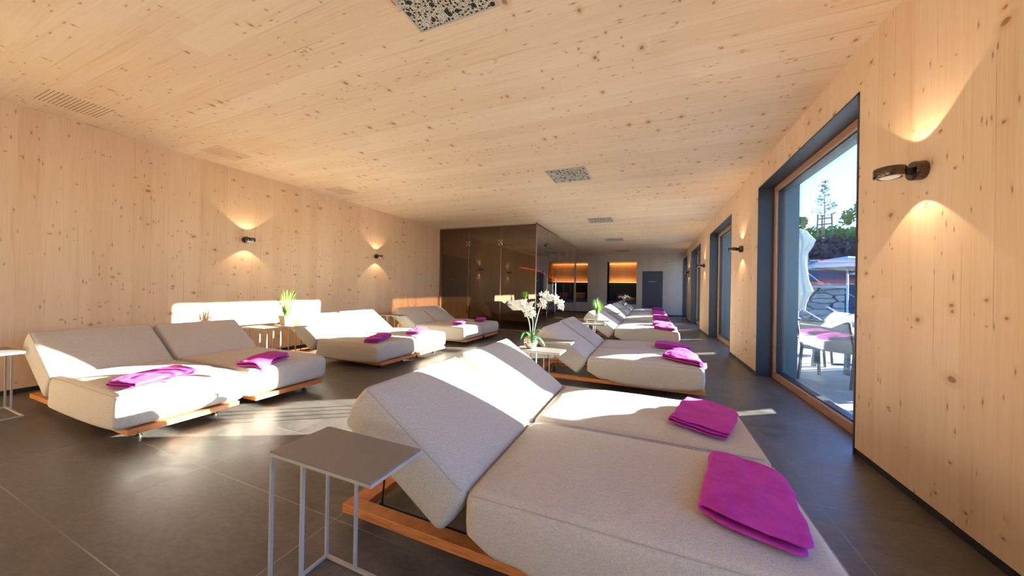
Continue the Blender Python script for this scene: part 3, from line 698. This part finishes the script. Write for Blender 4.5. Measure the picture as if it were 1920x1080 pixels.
# ------------------------------------------------------------------ plants
def grass_plant(loc, hgt, spread, n, pot, seed, label, potk):
    r = thing('potted_grass', label, 'potted plant', loc)
    rnd = random.Random(seed)
    if potk == 'sq':
        w0, w1, h = 0.055, 0.078, 0.14
        q = MB(); q.add([(-w0, -w0, 0), (w0, -w0, 0), (w0, w0, 0), (-w0, w0, 0), (-w1, -w1, h), (w1, -w1, h), (w1, w1, h), (-w1, w1, h), (-w1+.008, -w1+.008, h), (w1-.008, -w1+.008, h), (w1-.008, w1-.008, h), (-w1+.008, w1-.008, h), (-w0, -w0, h-.03), (w0, -w0, h-.03), (w0, w0, h-.03), (-w0, w0, h-.03)],
              [(3, 2, 1, 0), (0, 1, 5, 4), (1, 2, 6, 5), (2, 3, 7, 6), (3, 0, 4, 7), (4, 5, 9, 8), (5, 6, 10, 9), (6, 7, 11, 10), (7, 4, 8, 11), (8, 9, 13, 12), (9, 10, 14, 13), (10, 11, 15, 14), (11, 8, 12, 15), (12, 13, 14, 15)])
        q.build('pot', pot, r, bevel=0.003)
    else:
        h = 0.125; MB().lathe([(0.0, 0.0), (0.036, 0.0), (0.040, 0.01), (0.048, h), (0.044, h), (0.040, h-0.02), (0.0, h-0.02)], 24).build('pot', pot, r, smooth=True)
    q = MB()
    for i in range(n):
        a = rnd.uniform(0, 2*PI); k = rnd.random()**0.7; b0 = Vector((math.cos(a)*0.03*k, math.sin(a)*0.03*k, h-0.03))
        L_ = hgt*rnd.uniform(0.62, 1.05); out = spread*k*rnd.uniform(0.5, 1.0); dr = rnd.uniform(0.0, 0.35)*k
        pts = []
        for t in range(7):
            s = t/6; pts.append(b0+Vector((math.cos(a)*out*s**1.7, math.sin(a)*out*s**1.7, L_*(s-dr*s**3))))
        w = rnd.uniform(0.0022, 0.0040); sd_ = Vector((-math.sin(a+0.6), math.cos(a+0.6), 0)); o = len(q.v)
        for t, p in enumerate(pts):
            ww = w*(1-(t/6)**2.2)+0.0004; q.v += [tuple(p-sd_*ww), tuple(p+sd_*ww)]
        for t in range(6): q.f.append((o+2*t, o+2*t+1, o+2*t+3, o+2*t+2))
    g_ = q.build('grass_blades', M['grass'], r); g_['kind'] = 'stuff'
    return r
grass_plant((-5.08, 3.31, TH), 0.48, 0.24, 110, M['potbeige'], 5, 'green grass in a square beige pot on a table by the left wall', 'sq')
grass_plant((-0.985, 6.84, TH), 0.36, 0.19, 110, M['potwhite'], 8, 'green grass in a round white pot in the right row', 'rd')

def flower_mesh(sz, seed):
    rnd = random.Random(seed); q = MB()
    for k in range(5):
        a = 2*PI*k/5+0.3; wd = 0.62 if k in (0, 2, 3) else 0.42
        c, s = math.cos(a), math.sin(a); o = len(q.v); rows = 5
        for i in range(rows):
            t = i/(rows-1); w = math.sin(PI*min(0.08+t*0.92, 1.0))**0.7*wd*sz*0.5; rr = t*sz; z = -0.28*sz*t*t+0.12*sz*t
            for e in (-1, 0, 1): q.v.append((c*rr-s*w*e, s*rr+c*w*e, z+0.08*sz*(1-abs(e))))
        for i in range(rows-1):
            for e in range(2): q.f.append((o+3*i+e, o+3*i+e+1, o+3*(i+1)+e+1, o+3*(i+1)+e))
    return q
def orchid(loc, rz, sc, stems, label, seed, nf):
    r = thing('potted_orchid', label, 'orchid', loc, rz); rnd = random.Random(seed)
    prof = [(0.0, 0.0), (0.030, 0.0)]
    for i in range(1, 13):
        a = -PI/2+0.45+(PI-0.85)*i/12; prof.append((0.072*math.cos(a), 0.070+0.070*math.sin(a)))
    prof += [(0.030, 0.132), (0.028, 0.118), (0.0, 0.115)]
    MB().lathe([(a*sc, h*sc) for a, h in prof], 36).build('vase', M['silver'], r, smooth=True)
    fm = flower_mesh(0.031*sc, 1).build('flower', M['petal'], r, smooth=True); ht = MB().lathe([(0.0, -0.004), (0.005, 0.0), (0.004, 0.006), (0.0, 0.009)], 8).build('flower_heart', M['heart'], fm)
    first = True
    for pts, spots, buds in stems:
        P = [Vector(p)*sc for p in pts]
        def cr(t):
            n_ = len(P)-1; i = min(int(t*n_), n_-1); u = t*n_-i
            p0, p1, p2, p3 = P[max(i-1, 0)], P[i], P[i+1], P[min(i+2, n_)]
            return 0.5*((2*p1)+(-p0+p2)*u+(2*p0-5*p1+4*p2-p3)*u*u+(-p0+3*p1-3*p2+p3)*u**3)
        MB().tube([cr(i/24) for i in range(25)], 0.0042*sc, 7, r_end=0.0018*sc).build('stem', M['stem'], r, smooth=True)
        for t in spots:
            p = cr(t); side = Vector((rnd.uniform(-1, 1), rnd.uniform(-1, 0.6), rnd.uniform(-0.8, 0.5))).normalized()
            pos = p+side*rnd.uniform(0.012, 0.034)*sc
            d = Vector((rnd.uniform(-0.7, 0.7), -1.0, rnd.uniform(-0.5, 0.4))).normalized()
            if first: o, h_ = fm, ht; first = False
            else:
                o = fm.copy(); COL.objects.link(o); o.parent = r; h_ = ht.copy(); COL.objects.link(h_); h_.parent = o
            o.location = pos; o.rotation_euler = d.to_track_quat('Z', 'Y').to_euler(); s_ = rnd.uniform(0.8, 1.12); o.scale = (s_, s_, s_)
        for t in buds:
            p = cr(t)+Vector((rnd.uniform(-0.01, 0.01), rnd.uniform(-0.01, 0.01), rnd.uniform(-0.012, 0.012)))*sc
            MB().lathe([(0.0, -0.010*sc), (0.006*sc, -0.005*sc), (0.008*sc, 0.0), (0.006*sc, 0.007*sc), (0.0, 0.012*sc)], 10, 'z', tuple(p)).build('bud', M['bud'], r, smooth=True)
    for a, ln, lift in ((0.3, 0.10, 0.045), (-1.1, 0.09, 0.02), (2.7, 0.14, 0.03), (-0.2, 0.16, 0.0)):
        q = MB(); c, s = math.cos(a), math.sin(a)
        for i in range(8):
            t = i/7; w = 0.020*sc*math.sin(PI*min(1, 0.12+t*0.88))**0.6; rr = 0.012*sc+ln*sc*t; z = (0.125+lift*math.sin(t*2.4)*1.5-0.10*t**3*(1 if lift < 0.04 else 0.1))*sc
            for e in (-1, 0, 1): q.v.append((c*rr-s*w*e, s*rr+c*w*e, z+(0.006*sc if e else 0)))
        for i in range(7):
            for e in range(2): q.f.append((3*i+e, 3*i+e+1, 3*(i+1)+e+1, 3*(i+1)+e))
        q.build('leaf', M['leaf'], r, smooth=True)
    return r
sp = lambda a, b_, n_: [a+(b_-a)*i/(n_-1) for i in range(n_)]
orchid((-1.115, 3.18, TH), 0.0, 1.0, [
    ([(0.0, 0, 0.11), (-0.02, 0, 0.26), (-0.06, -0.01, 0.38), (-0.10, -0.01, 0.46), (-0.06, 0, 0.50)], sp(0.42, 0.85, 17), sp(0.86, 1.0, 4)),
    ([(0.01, 0.01, 0.11), (0.02, 0, 0.26), (0.0, 0, 0.36), (-0.02, 0, 0.43), (0.02, 0, 0.47)], sp(0.40, 0.86, 15), sp(0.9, 1.0, 3)),
    ([(0.02, 0, 0.11), (0.06, 0, 0.30), (0.10, 0, 0.43), (0.18, 0, 0.52), (0.26, 0, 0.50), (0.33, 0, 0.40)], sp(0.42, 0.92, 26), sp(0.95, 1.0, 3)),
    ([(0.10, 0, 0.43), (0.11, 0, 0.50), (0.14, 0, 0.565)], sp(0.5, 1.0, 6), [])],
    'tall white orchid in a hammered silver vase on a side table', 4, 0)
orchid((-0.98, 14.07, TH), 0.0, 1.0, [
    ([(0.0, 0, 0.11), (-0.03, 0, 0.28), (-0.12, 0, 0.36), (-0.20, 0, 0.34)], sp(0.4, 1.0, 14), []),
    ([(0.0, 0, 0.11), (0.04, 0, 0.30), (0.12, 0, 0.38), (0.20, 0, 0.32)], sp(0.4, 1.0, 14), []),
    ([(0.0, 0, 0.11), (0.01, 0, 0.30), (0.03, 0, 0.42)], sp(0.5, 1.0, 6), sp(0.98, 1.0, 2))],
    'small distant white orchid near the end wall', 9, 0)

# ------------------------------------------------------------------ niche bedding
for (x0, x1, z0, z1), nm in ((N1, 'left'), (N2, 'right')):
    q = MB().box(x0+0.01, x1-0.01, YB+0.02, YB+0.90, z0-0.015, z0+0.13)
    tag(q.build('niche_mattress', M['navy'], bevel=0.02), 'navy mattress in the %s sleeping niche' % nm, 'mattress', 'mattresses in the sleeping niches')
def pillow(x, y, z, w, h, mat, label, tilt=0.35):
    q = MB(); n_ = 10
    for k in (1, -1):
        o = len(q.v)
        for i in range(n_+1):
            for j in range(n_+1):
                u, v = i/n_*2-1, j/n_*2-1; t = 0.075*((1-u**4)*(1-v**4))**0.6
                q.v.append((u*w/2*(1-0.06*v*v*abs(u)), k*t, v*h/2*(1-0.06*u*u*abs(v))))
        for i in range(n_):
            for j in range(n_): q.f.append((o+i*(n_+1)+j, o+(i+1)*(n_+1)+j, o+(i+1)*(n_+1)+j+1, o+i*(n_+1)+j+1))
    o_ = q.build('pillow', mat, smooth=True); o_.location = (x, y, z+h/2*math.cos(tilt)); o_.rotation_euler = (-tilt, 0, 0)
    return tag(o_, label, 'pillow', 'pillows in the sleeping niches')
pillow(-3.50, YB+0.62, N1[2]+0.135, 0.62, 0.36, M['tan'], 'tan pillow leaning at the right end of the wider left niche')
pillow(-4.45, YB+0.66, N1[2]+0.135, 0.55, 0.36, M['tan'], 'tan pillow in the wider left niche, seen through the tinted glass')
pillow(-0.94, YB+0.50, N2[2]+0.15, 0.50, 0.26, M['tan'], 'flat tan pillow at the right end of the right niche', 0.8)
pillow(-1.43, YB+0.66, N2[2]+0.15, 0.40, 0.36, M['plum'], 'plum coloured pillow in the right niche behind the small orchid')

# ------------------------------------------------------------------ outside
q = MB().box(1.84, 40, -12, 60, -0.25, -0.02); struct('ground_terrace', q, M['terrace'], 'pale paved terrace outside the windows')
q = MB().box(1.60, 1.84, YF-0.2, YB, -0.2, -0.005); struct('trim_9', q, M['coping'], 'grey outer threshold under the windows')
def leaf_cloud(mb, fn, n, size, rnd):
    for _ in range(n):
        c = Vector(fn(rnd)); a = Vector((rnd.gauss(0, 1), rnd.gauss(0, 1), rnd.gauss(0, 1))).normalized(); b2 = a.orthogonal().normalized(); c3 = a.cross(b2)
        s = size*rnd.uniform(0.6, 1.3); o = len(mb.v)
        mb.v += [tuple(c-b2*s), tuple(c+c3*s*0.55), tuple(c+b2*s), tuple(c-c3*s*0.55)]; mb.f.append((o, o+1, o+2, o+3))
def hedge(x0, x1, y0, y1, z0, z1, n, size, mat, name, label, seed, group=None, slope=0.0):
    rnd = random.Random(seed); q = MB()
    def fn(r_):
        x, y, z = r_.uniform(x0, x1), r_.uniform(y0, y1), z0+(z1-z0)*r_.random()
        return (x, y, z+0.10*math.sin(x*3.1+y*1.7)*(z-z0)/(z1-z0)+slope*(x-x0))
    leaf_cloud(q, fn, n, size, rnd)
    q.box(x0+0.12*(x1-x0), x1-0.12*(x1-x0), y0+0.12*(y1-y0), y1-0.12*(y1-y0), z0-0.05, z0+(z1-z0)*0.80)
    return tag(q.build(name, mat), label, 'hedge', group)
# invented planting tubs outside the view, added to shade the lower part of the windows
k_ = 0
for (x0, x1, y0, y1, z1) in [(2.95, 3.30, 3.70, 5.16, 1.00), (3.10, 3.32, 5.66, 5.84, 0.90), (4.3, 4.7, 6.85, 7.80, 1.20), (2.2, 2.5, 8.3, 9.9, 0.60), (2.2, 2.5, 12.3, 14.0, 0.55)]:
    k_ += 1
    t_ = thing('added_shade_trough', 'unseen hedge trough added to block low sun, %s from the camera' % ordn[k_-1], 'planter', (0, 0, -0.02), 0, 'unseen hedge troughs added to shade the windows')
    MB().box(x0, x1, y0, y1, 0.0, 0.52).build('trough', M['outmetal'], t_, bevel=0.01)
    q = MB(); rnd = random.Random(100+k_)
    leaf_cloud(q, lambda r_: (r_.uniform(x0, x1), r_.uniform(y0+0.03, y1-0.03), 0.50+(z1-0.50)*r_.random()**0.9), 3200, 0.040, rnd)
    f_ = q.build('foliage', M['hedge'], t_); f_['kind'] = 'stuff'

def make_chair(label, loc, rz):
    r = thing('outdoor_chair', label, 'chair', loc, rz, 'sling chairs on the terrace')   # faces local +y
    w = 0.27
    for s in (-1, 1):
        MB().bar((s*w, -0.02, 0.44), (s*w, -0.16, 0.82), 0.030, 0.022).build('back_post', M['outmetal'], r)
        MB().bar((s*w, -0.02, 0.46), (s*w, -0.10, 0.0), 0.036, 0.026).build('leg', M['outmetal'], r)
        MB().bar((s*w, 0.42, 0.62), (s*w, 0.46, 0.0), 0.036, 0.026).build('leg', M['outmetal'], r)
        MB().bar((s*w, -0.07, 0.62), (s*w, 0.46, 0.63), 0.042, 0.018).build('armrest', M['outmetal'], r)
    q = MB(); q.bar((-w, -0.155, 0.82), (w, -0.155, 0.82), 0.025).bar((-w, 0.0, 0.43), (w, 0.0, 0.43), 0.022).bar((-w, 0.43, 0.44), (w, 0.43, 0.44), 0.022).bar((-w, 0.0, 0.43), (-w, 0.43, 0.44), 0.022).bar((w, 0.0, 0.43), (w, 0.43, 0.44), 0.022); q.build('seat_frame', M['outmetal'], r)
    q = MB(); n_ = 8; o = 0
    prof = [(-0.148, 0.80), (-0.115, 0.70), (-0.085, 0.60), (-0.05, 0.50), (-0.01, 0.425), (0.08, 0.415), (0.2, 0.42), (0.32, 0.43), (0.43, 0.445)]
    for y, z in prof: q.v += [(-w+0.015, y, z), (w-0.015, y, z), (-w+0.015, y-0.003, z-0.004), (w-0.015, y-0.003, z-0.004)]
    for i in range(n_):
        a = 4*i; q.f += [(a, a+1, a+5, a+4), (a+2, a+6, a+7, a+3), (a, a+4, a+6, a+2), (a+1, a+3, a+7, a+5)]
    q.build('sling', M['sling'], r, smooth=True)
    return r
c0 = make_chair('white sling chair just outside the near window, its back to the room', (2.17, 5.66, -0.02), A(-42))
dup(c0, (2.35, 7.35, -0.02), A(-120), 'white sling chair at the far side of the terrace table')
dup(c0, (3.95, 6.3, -0.02), A(80), 'unseen sling chair added for its shadow at the right end of the terrace table')  # extra chair out of view, added to break up the low sun
t_ = thing('terrace_table', 'grey terrace table behind the sling chair outside the near window', 'table', (2.95, 6.75, -0.02), A(20))
MB().box(-0.55, 0.55, -0.38, 0.38, 0.715, 0.74).build('table_top', M['outmetal'], t_, bevel=0.004)
for sx in (-0.42, 0.42):
    for sy in (-0.28, 0.28): MB().bar((sx*0.9, sy*0.9, 0.715), (sx, sy, 0.0), 0.05).build('leg', M['outmetal'], t_)
MB().bar((-0.40, -0.02, 0.10), (0.40, -0.02, 0.10), 0.03).build('stretcher', M['outmetal'], t_)
# folded parasols
def folded_parasol(label, loc):
    t_ = thing('folded_parasol', label, 'parasol', loc, 0, 'folded cream parasols')
    MB().tube([(0, 0, 0.07), (0, 0, 2.38)], 0.024, 10).build('pole', M['outmetal'], t_)
    MB().lathe([(0.0, 0.0), (0.26, 0.0), (0.26, 0.05), (0.06, 0.07), (0.0, 0.07)], 20).build('base', M['coping'], t_)
    q = MB(); n_ = 48; prof = [(2.40, 0.03), (2.34, 0.13), (2.22, 0.20), (2.10, 0.17), (1.95, 0.11), (1.7, 0.12), (1.4, 0.16), (1.2, 0.205), (1.12, 0.16), (1.0, 0.12), (0.86, 0.10)]
    for z, r_ in prof:
        for j in range(n_):
            a = 2*PI*j/n_; rr = r_*(1+0.20*math.sin(a*8+z*1.5)+0.10*math.sin(a*3+z*4)); q.v.append((rr*math.cos(a), rr*math.sin(a), z+0.03*math.sin(a*5)))
    for i in range(len(prof)-1):
        for j in range(n_): q.f.append((i*n_+j, i*n_+(j+1) % n_, (i+1)*n_+(j+1) % n_, (i+1)*n_+j))
    q.build('canopy', M['canvas'], t_, smooth=True); return t_
fp = folded_parasol('folded cream parasol at the left of the near window view', (2.62, 8.05, -0.02))
dup(fp, (2.66, 4.90, -0.02), 0, 'unseen folded parasol added to cast shade through the near window')  # added out of view to shade part of the near daybeds
dup(fp, (2.66, 11.1, -0.02), 0, 'unseen folded parasol added for its shadow outside the second window')  # another unseen parasol, put in for the shade it throws on the wall daybeds
# open parasol
t_ = thing('open_parasol', 'open white parasol seen through the near window', 'parasol', (7.35, 17.6, -0.02))
MB().tube([(0, 0, 0.0), (-0.02, 0, 2.25)], 0.035, 10).build('pole', M['canvas'], t_)
q = MB(); n_ = 8
for r_, z in ((0.0, 2.72), (0.7, 2.60), (1.38, 2.34), (1.38, 2.22)):
    for j in range(n_): a = 2*PI*(j+0.5)/n_; q.v.append((r_*math.cos(a), r_*math.sin(a), z))
for i in range(3):
    for j in range(n_): q.f.append((i*n_+j, i*n_+(j+1) % n_, (i+1)*n_+(j+1) % n_, (i+1)*n_+j))
q.build('canopy', M['canvas'], t_)
q = MB()
for j in range(8): a = 2*PI*(j+0.5)/8; q.bar((0, 0, 2.05), (1.36*math.cos(a), 1.36*math.sin(a), 2.32), 0.02)
q.build('ribs', M['outmetal'], t_)
# terrace loungers
def make_lounger(label, loc, rz):
    r = thing('terrace_lounger', label, 'lounger', loc, rz, 'white loungers on the terrace')
    MB().bar((-0.3, -0.9, 0.33), (-0.3, 0.9, 0.33), 0.04).bar((0.3, -0.9, 0.33), (0.3, 0.9, 0.33), 0.04).build('frame', M['canvas'], r)
    MB().box(-0.28, 0.28, -0.9, 0.25, 0.33, 0.36).build('seat', M['sling'], r)
    q = MB(); q.add([(-0.28, 0.25, 0.34), (0.28, 0.25, 0.34), (0.28, 0.85, 0.78), (-0.28, 0.85, 0.78), (-0.28, 0.27, 0.31), (0.28, 0.27, 0.31), (0.28, 0.87, 0.75), (-0.28, 0.87, 0.75)], [(0, 1, 2, 3), (7, 6, 5, 4), (0, 4, 5, 1), (1, 5, 6, 2), (2, 6, 7, 3), (3, 7, 4, 0)]); q.build('backrest', M['sling'], r)
    for sx in (-0.3, 0.3):
        for sy in (-0.75, 0.75): MB().bar((sx, sy, 0.33), (sx, sy, 0.0), 0.035).build('leg', M['outmetal'], r)
    return r
a0 = make_lounger('white terrace lounger, left one before the stone wall', (4.35, 11.8, -0.02), A(75))
dup(a0, (5.05, 12.6, -0.02), A(75), 'white terrace lounger, middle one under the open parasol')
dup(a0, (6.1, 13.6, -0.02), A(75), 'white terrace lounger, right one at the edge of the window')
# stone walls, stair wall, bank
q = MB().box(5.2, 8.05, 19.5, 20.6, -0.02, 1.42); tag(q.build('stone_wall', M['stone'], bevel=0.03), 'grey rubble stone wall across the terrace', 'garden wall', None)
q = MB().box(5.0, 8.05, 19.4, 20.7, 1.42, 1.56); tag(q.build('wall_coping', M['coping']), 'grey coping slab on the rubble stone wall', 'coping')
tag(MB().box(6.3, 7.25, 19.35, 19.75, 1.575, 1.70).build('flower_box', M['planter']), 'terracotta trough on the stone wall coping', 'planter')
q = MB().box(6.4, 16, 22.6, 23.0, -0.02, 2.6); tag(q.build('stair_wall', M['navywall']), 'dark blue wall beside the outdoor stair', 'garden wall')
q = MB()
for i in range(9): q.box(9.1+i*0.33, 13.5, 22.2, 22.6, 2.35-i*0.20, 2.55-i*0.20)
q.box(5.4, 13.5, 22.9, 23.6, 2.4, 3.0); q.box(6.5, 7.9, 22.85, 23.5, 3.0, 3.55)
tag(q.build('stepped_stone_wall', M['stone']), 'stepped rubble wall above the dark blue stair wall', 'garden wall')
q = MB().tube([(9.0, 21.9, 0), (9.0, 21.9, 1.05)], 0.025).tube([(8.35, 21.9, 1.7), (9.6, 21.9, 0.9)], 0.02); tag(q.build('stair_handrail', M['canvas']), 'white handrail of the outdoor stair', 'handrail')
q = MB().tube([(7.2, 21.6, 1.4), (7.2, 21.6, 2.35)], 0.03).tube([(7.3, 21.6, 2.35), (8.15, 21.6, 1.55)], 0.03); tag(q.build('wall_handrail', M['canvas']), 'white railing piece behind the coping', 'handrail')
q = MB(); q.add([(3, 23.2, 2.4), (20, 23.2, 2.4), (20, 30, 4.6), (3, 30, 4.6), (3, 60, 4.6), (20, 60, 4.6)], [(0, 1, 2, 3), (3, 2, 5, 4)]); tag(q.build('garden_bank', M['soil']), 'planted bank above the garden walls', 'bank', None, 'structure')
hedge(4.6, 14.0, 24.0, 26.2, 2.7, 4.35, 9000, 0.13, M['purple'], 'purple_hedge', 'dark purple leaved hedge on the bank', 61)
def tree(name, loc, h, crown, n, size, label, seed, trunk_r=0.05, layers=False):
    r = thing(name, label, 'tree', loc); rnd = random.Random(seed)
    MB().tube([(0, 0, 0), (0.03, 0, h*0.5), (0, 0, h*0.96)], trunk_r, 8, r_end=0.012).build('trunk', M['bark'], r, smooth=True)
    q = MB(); br = MB(); cx, cz0, cz1 = crown
    if layers:
        for i in range(11):
            z = cz0+(cz1-cz0)*i/10; R_ = cx*(1-0.85*i/10)
            for k in range(4):
                a = rnd.uniform(0, 2*PI); e = Vector((math.cos(a)*R_, math.sin(a)*R_, z+0.18*R_)); br.tube([(0, 0, z-0.1), tuple(e)], 0.014, 5)
                for _ in range(n//44):
                    t = rnd.uniform(0.35, 1.05); leaf_cloud(q, lambda r_: (e.x*t+r_.gauss(0, 0.06), e.y*t+r_.gauss(0, 0.06), z-0.1+(e.z-z+0.1)*t+r_.gauss(0, 0.04)), 1, size, rnd)
        br.build('branches', M['bark'], r)
    else:
        cl = [(rnd.gauss(0, 0.5)*cx, rnd.gauss(0, 0.4)*cx, rnd.uniform(cz0, cz1), rnd.uniform(0.25, 0.5)*cx) for _ in range(14)]
        def fn(r_):
            c = r_.choice(cl); d = Vector((r_.gauss(0, 1), r_.gauss(0, 1), r_.gauss(0, 1))).normalized()*c[3]*r_.random()**0.4; return (c[0]+d.x, c[1]+d.y, c[2]+d.z)
        leaf_cloud(q, fn, n, size, rnd)
    f_ = q.build('foliage', M['green'], r); f_['kind'] = 'stuff'
    return r
tree('staked_tree', (9.55, 25.6, 4.0), 4.1, (0.62, 1.9, 3.9), 480, 0.060, 'slim young tree between wooden stakes on the skyline', 3, 0.05, True)
t_ = thing('tree_stakes', 'wooden support stakes around the slim young tree', 'tree stakes', (9.55, 25.6, 3.6))
for dx, dy in ((-0.32, -0.1), (0.32, -0.1), (0.05, 0.35)): MB().tube([(dx*1.2, dy*1.2, 0), (dx, dy, 2.35)], 0.045, 8).build('stake', M['bark'], t_)
MB().bar((-0.36, -0.1, 2.05), (0.36, -0.1, 2.10), 0.06, 0.08).bar((-0.36, -0.1, 1.7), (0.36, -0.1, 1.75), 0.06, 0.08).build('crossbar', M['bark'], t_)
tree('garden_tree', (7.2, 24.8, 3.8), 2.6, (1.1, 0.3, 3.0), 5200, 0.10, 'bushy green tree at the left of the window view', 12, 0.09)
tree('garden_tree', (11.6, 25.6, 3.9), 2.4, (1.0, 0.5, 2.6), 2600, 0.10, 'loose green tree at the right of the window view', 15, 0.08)
hedge(3.0, 20.0, 28.0, 29.5, 4.4, 5.6, 5000, 0.16, M['green'], 'green_hedge', 'far green shrubs along the skyline', 77)
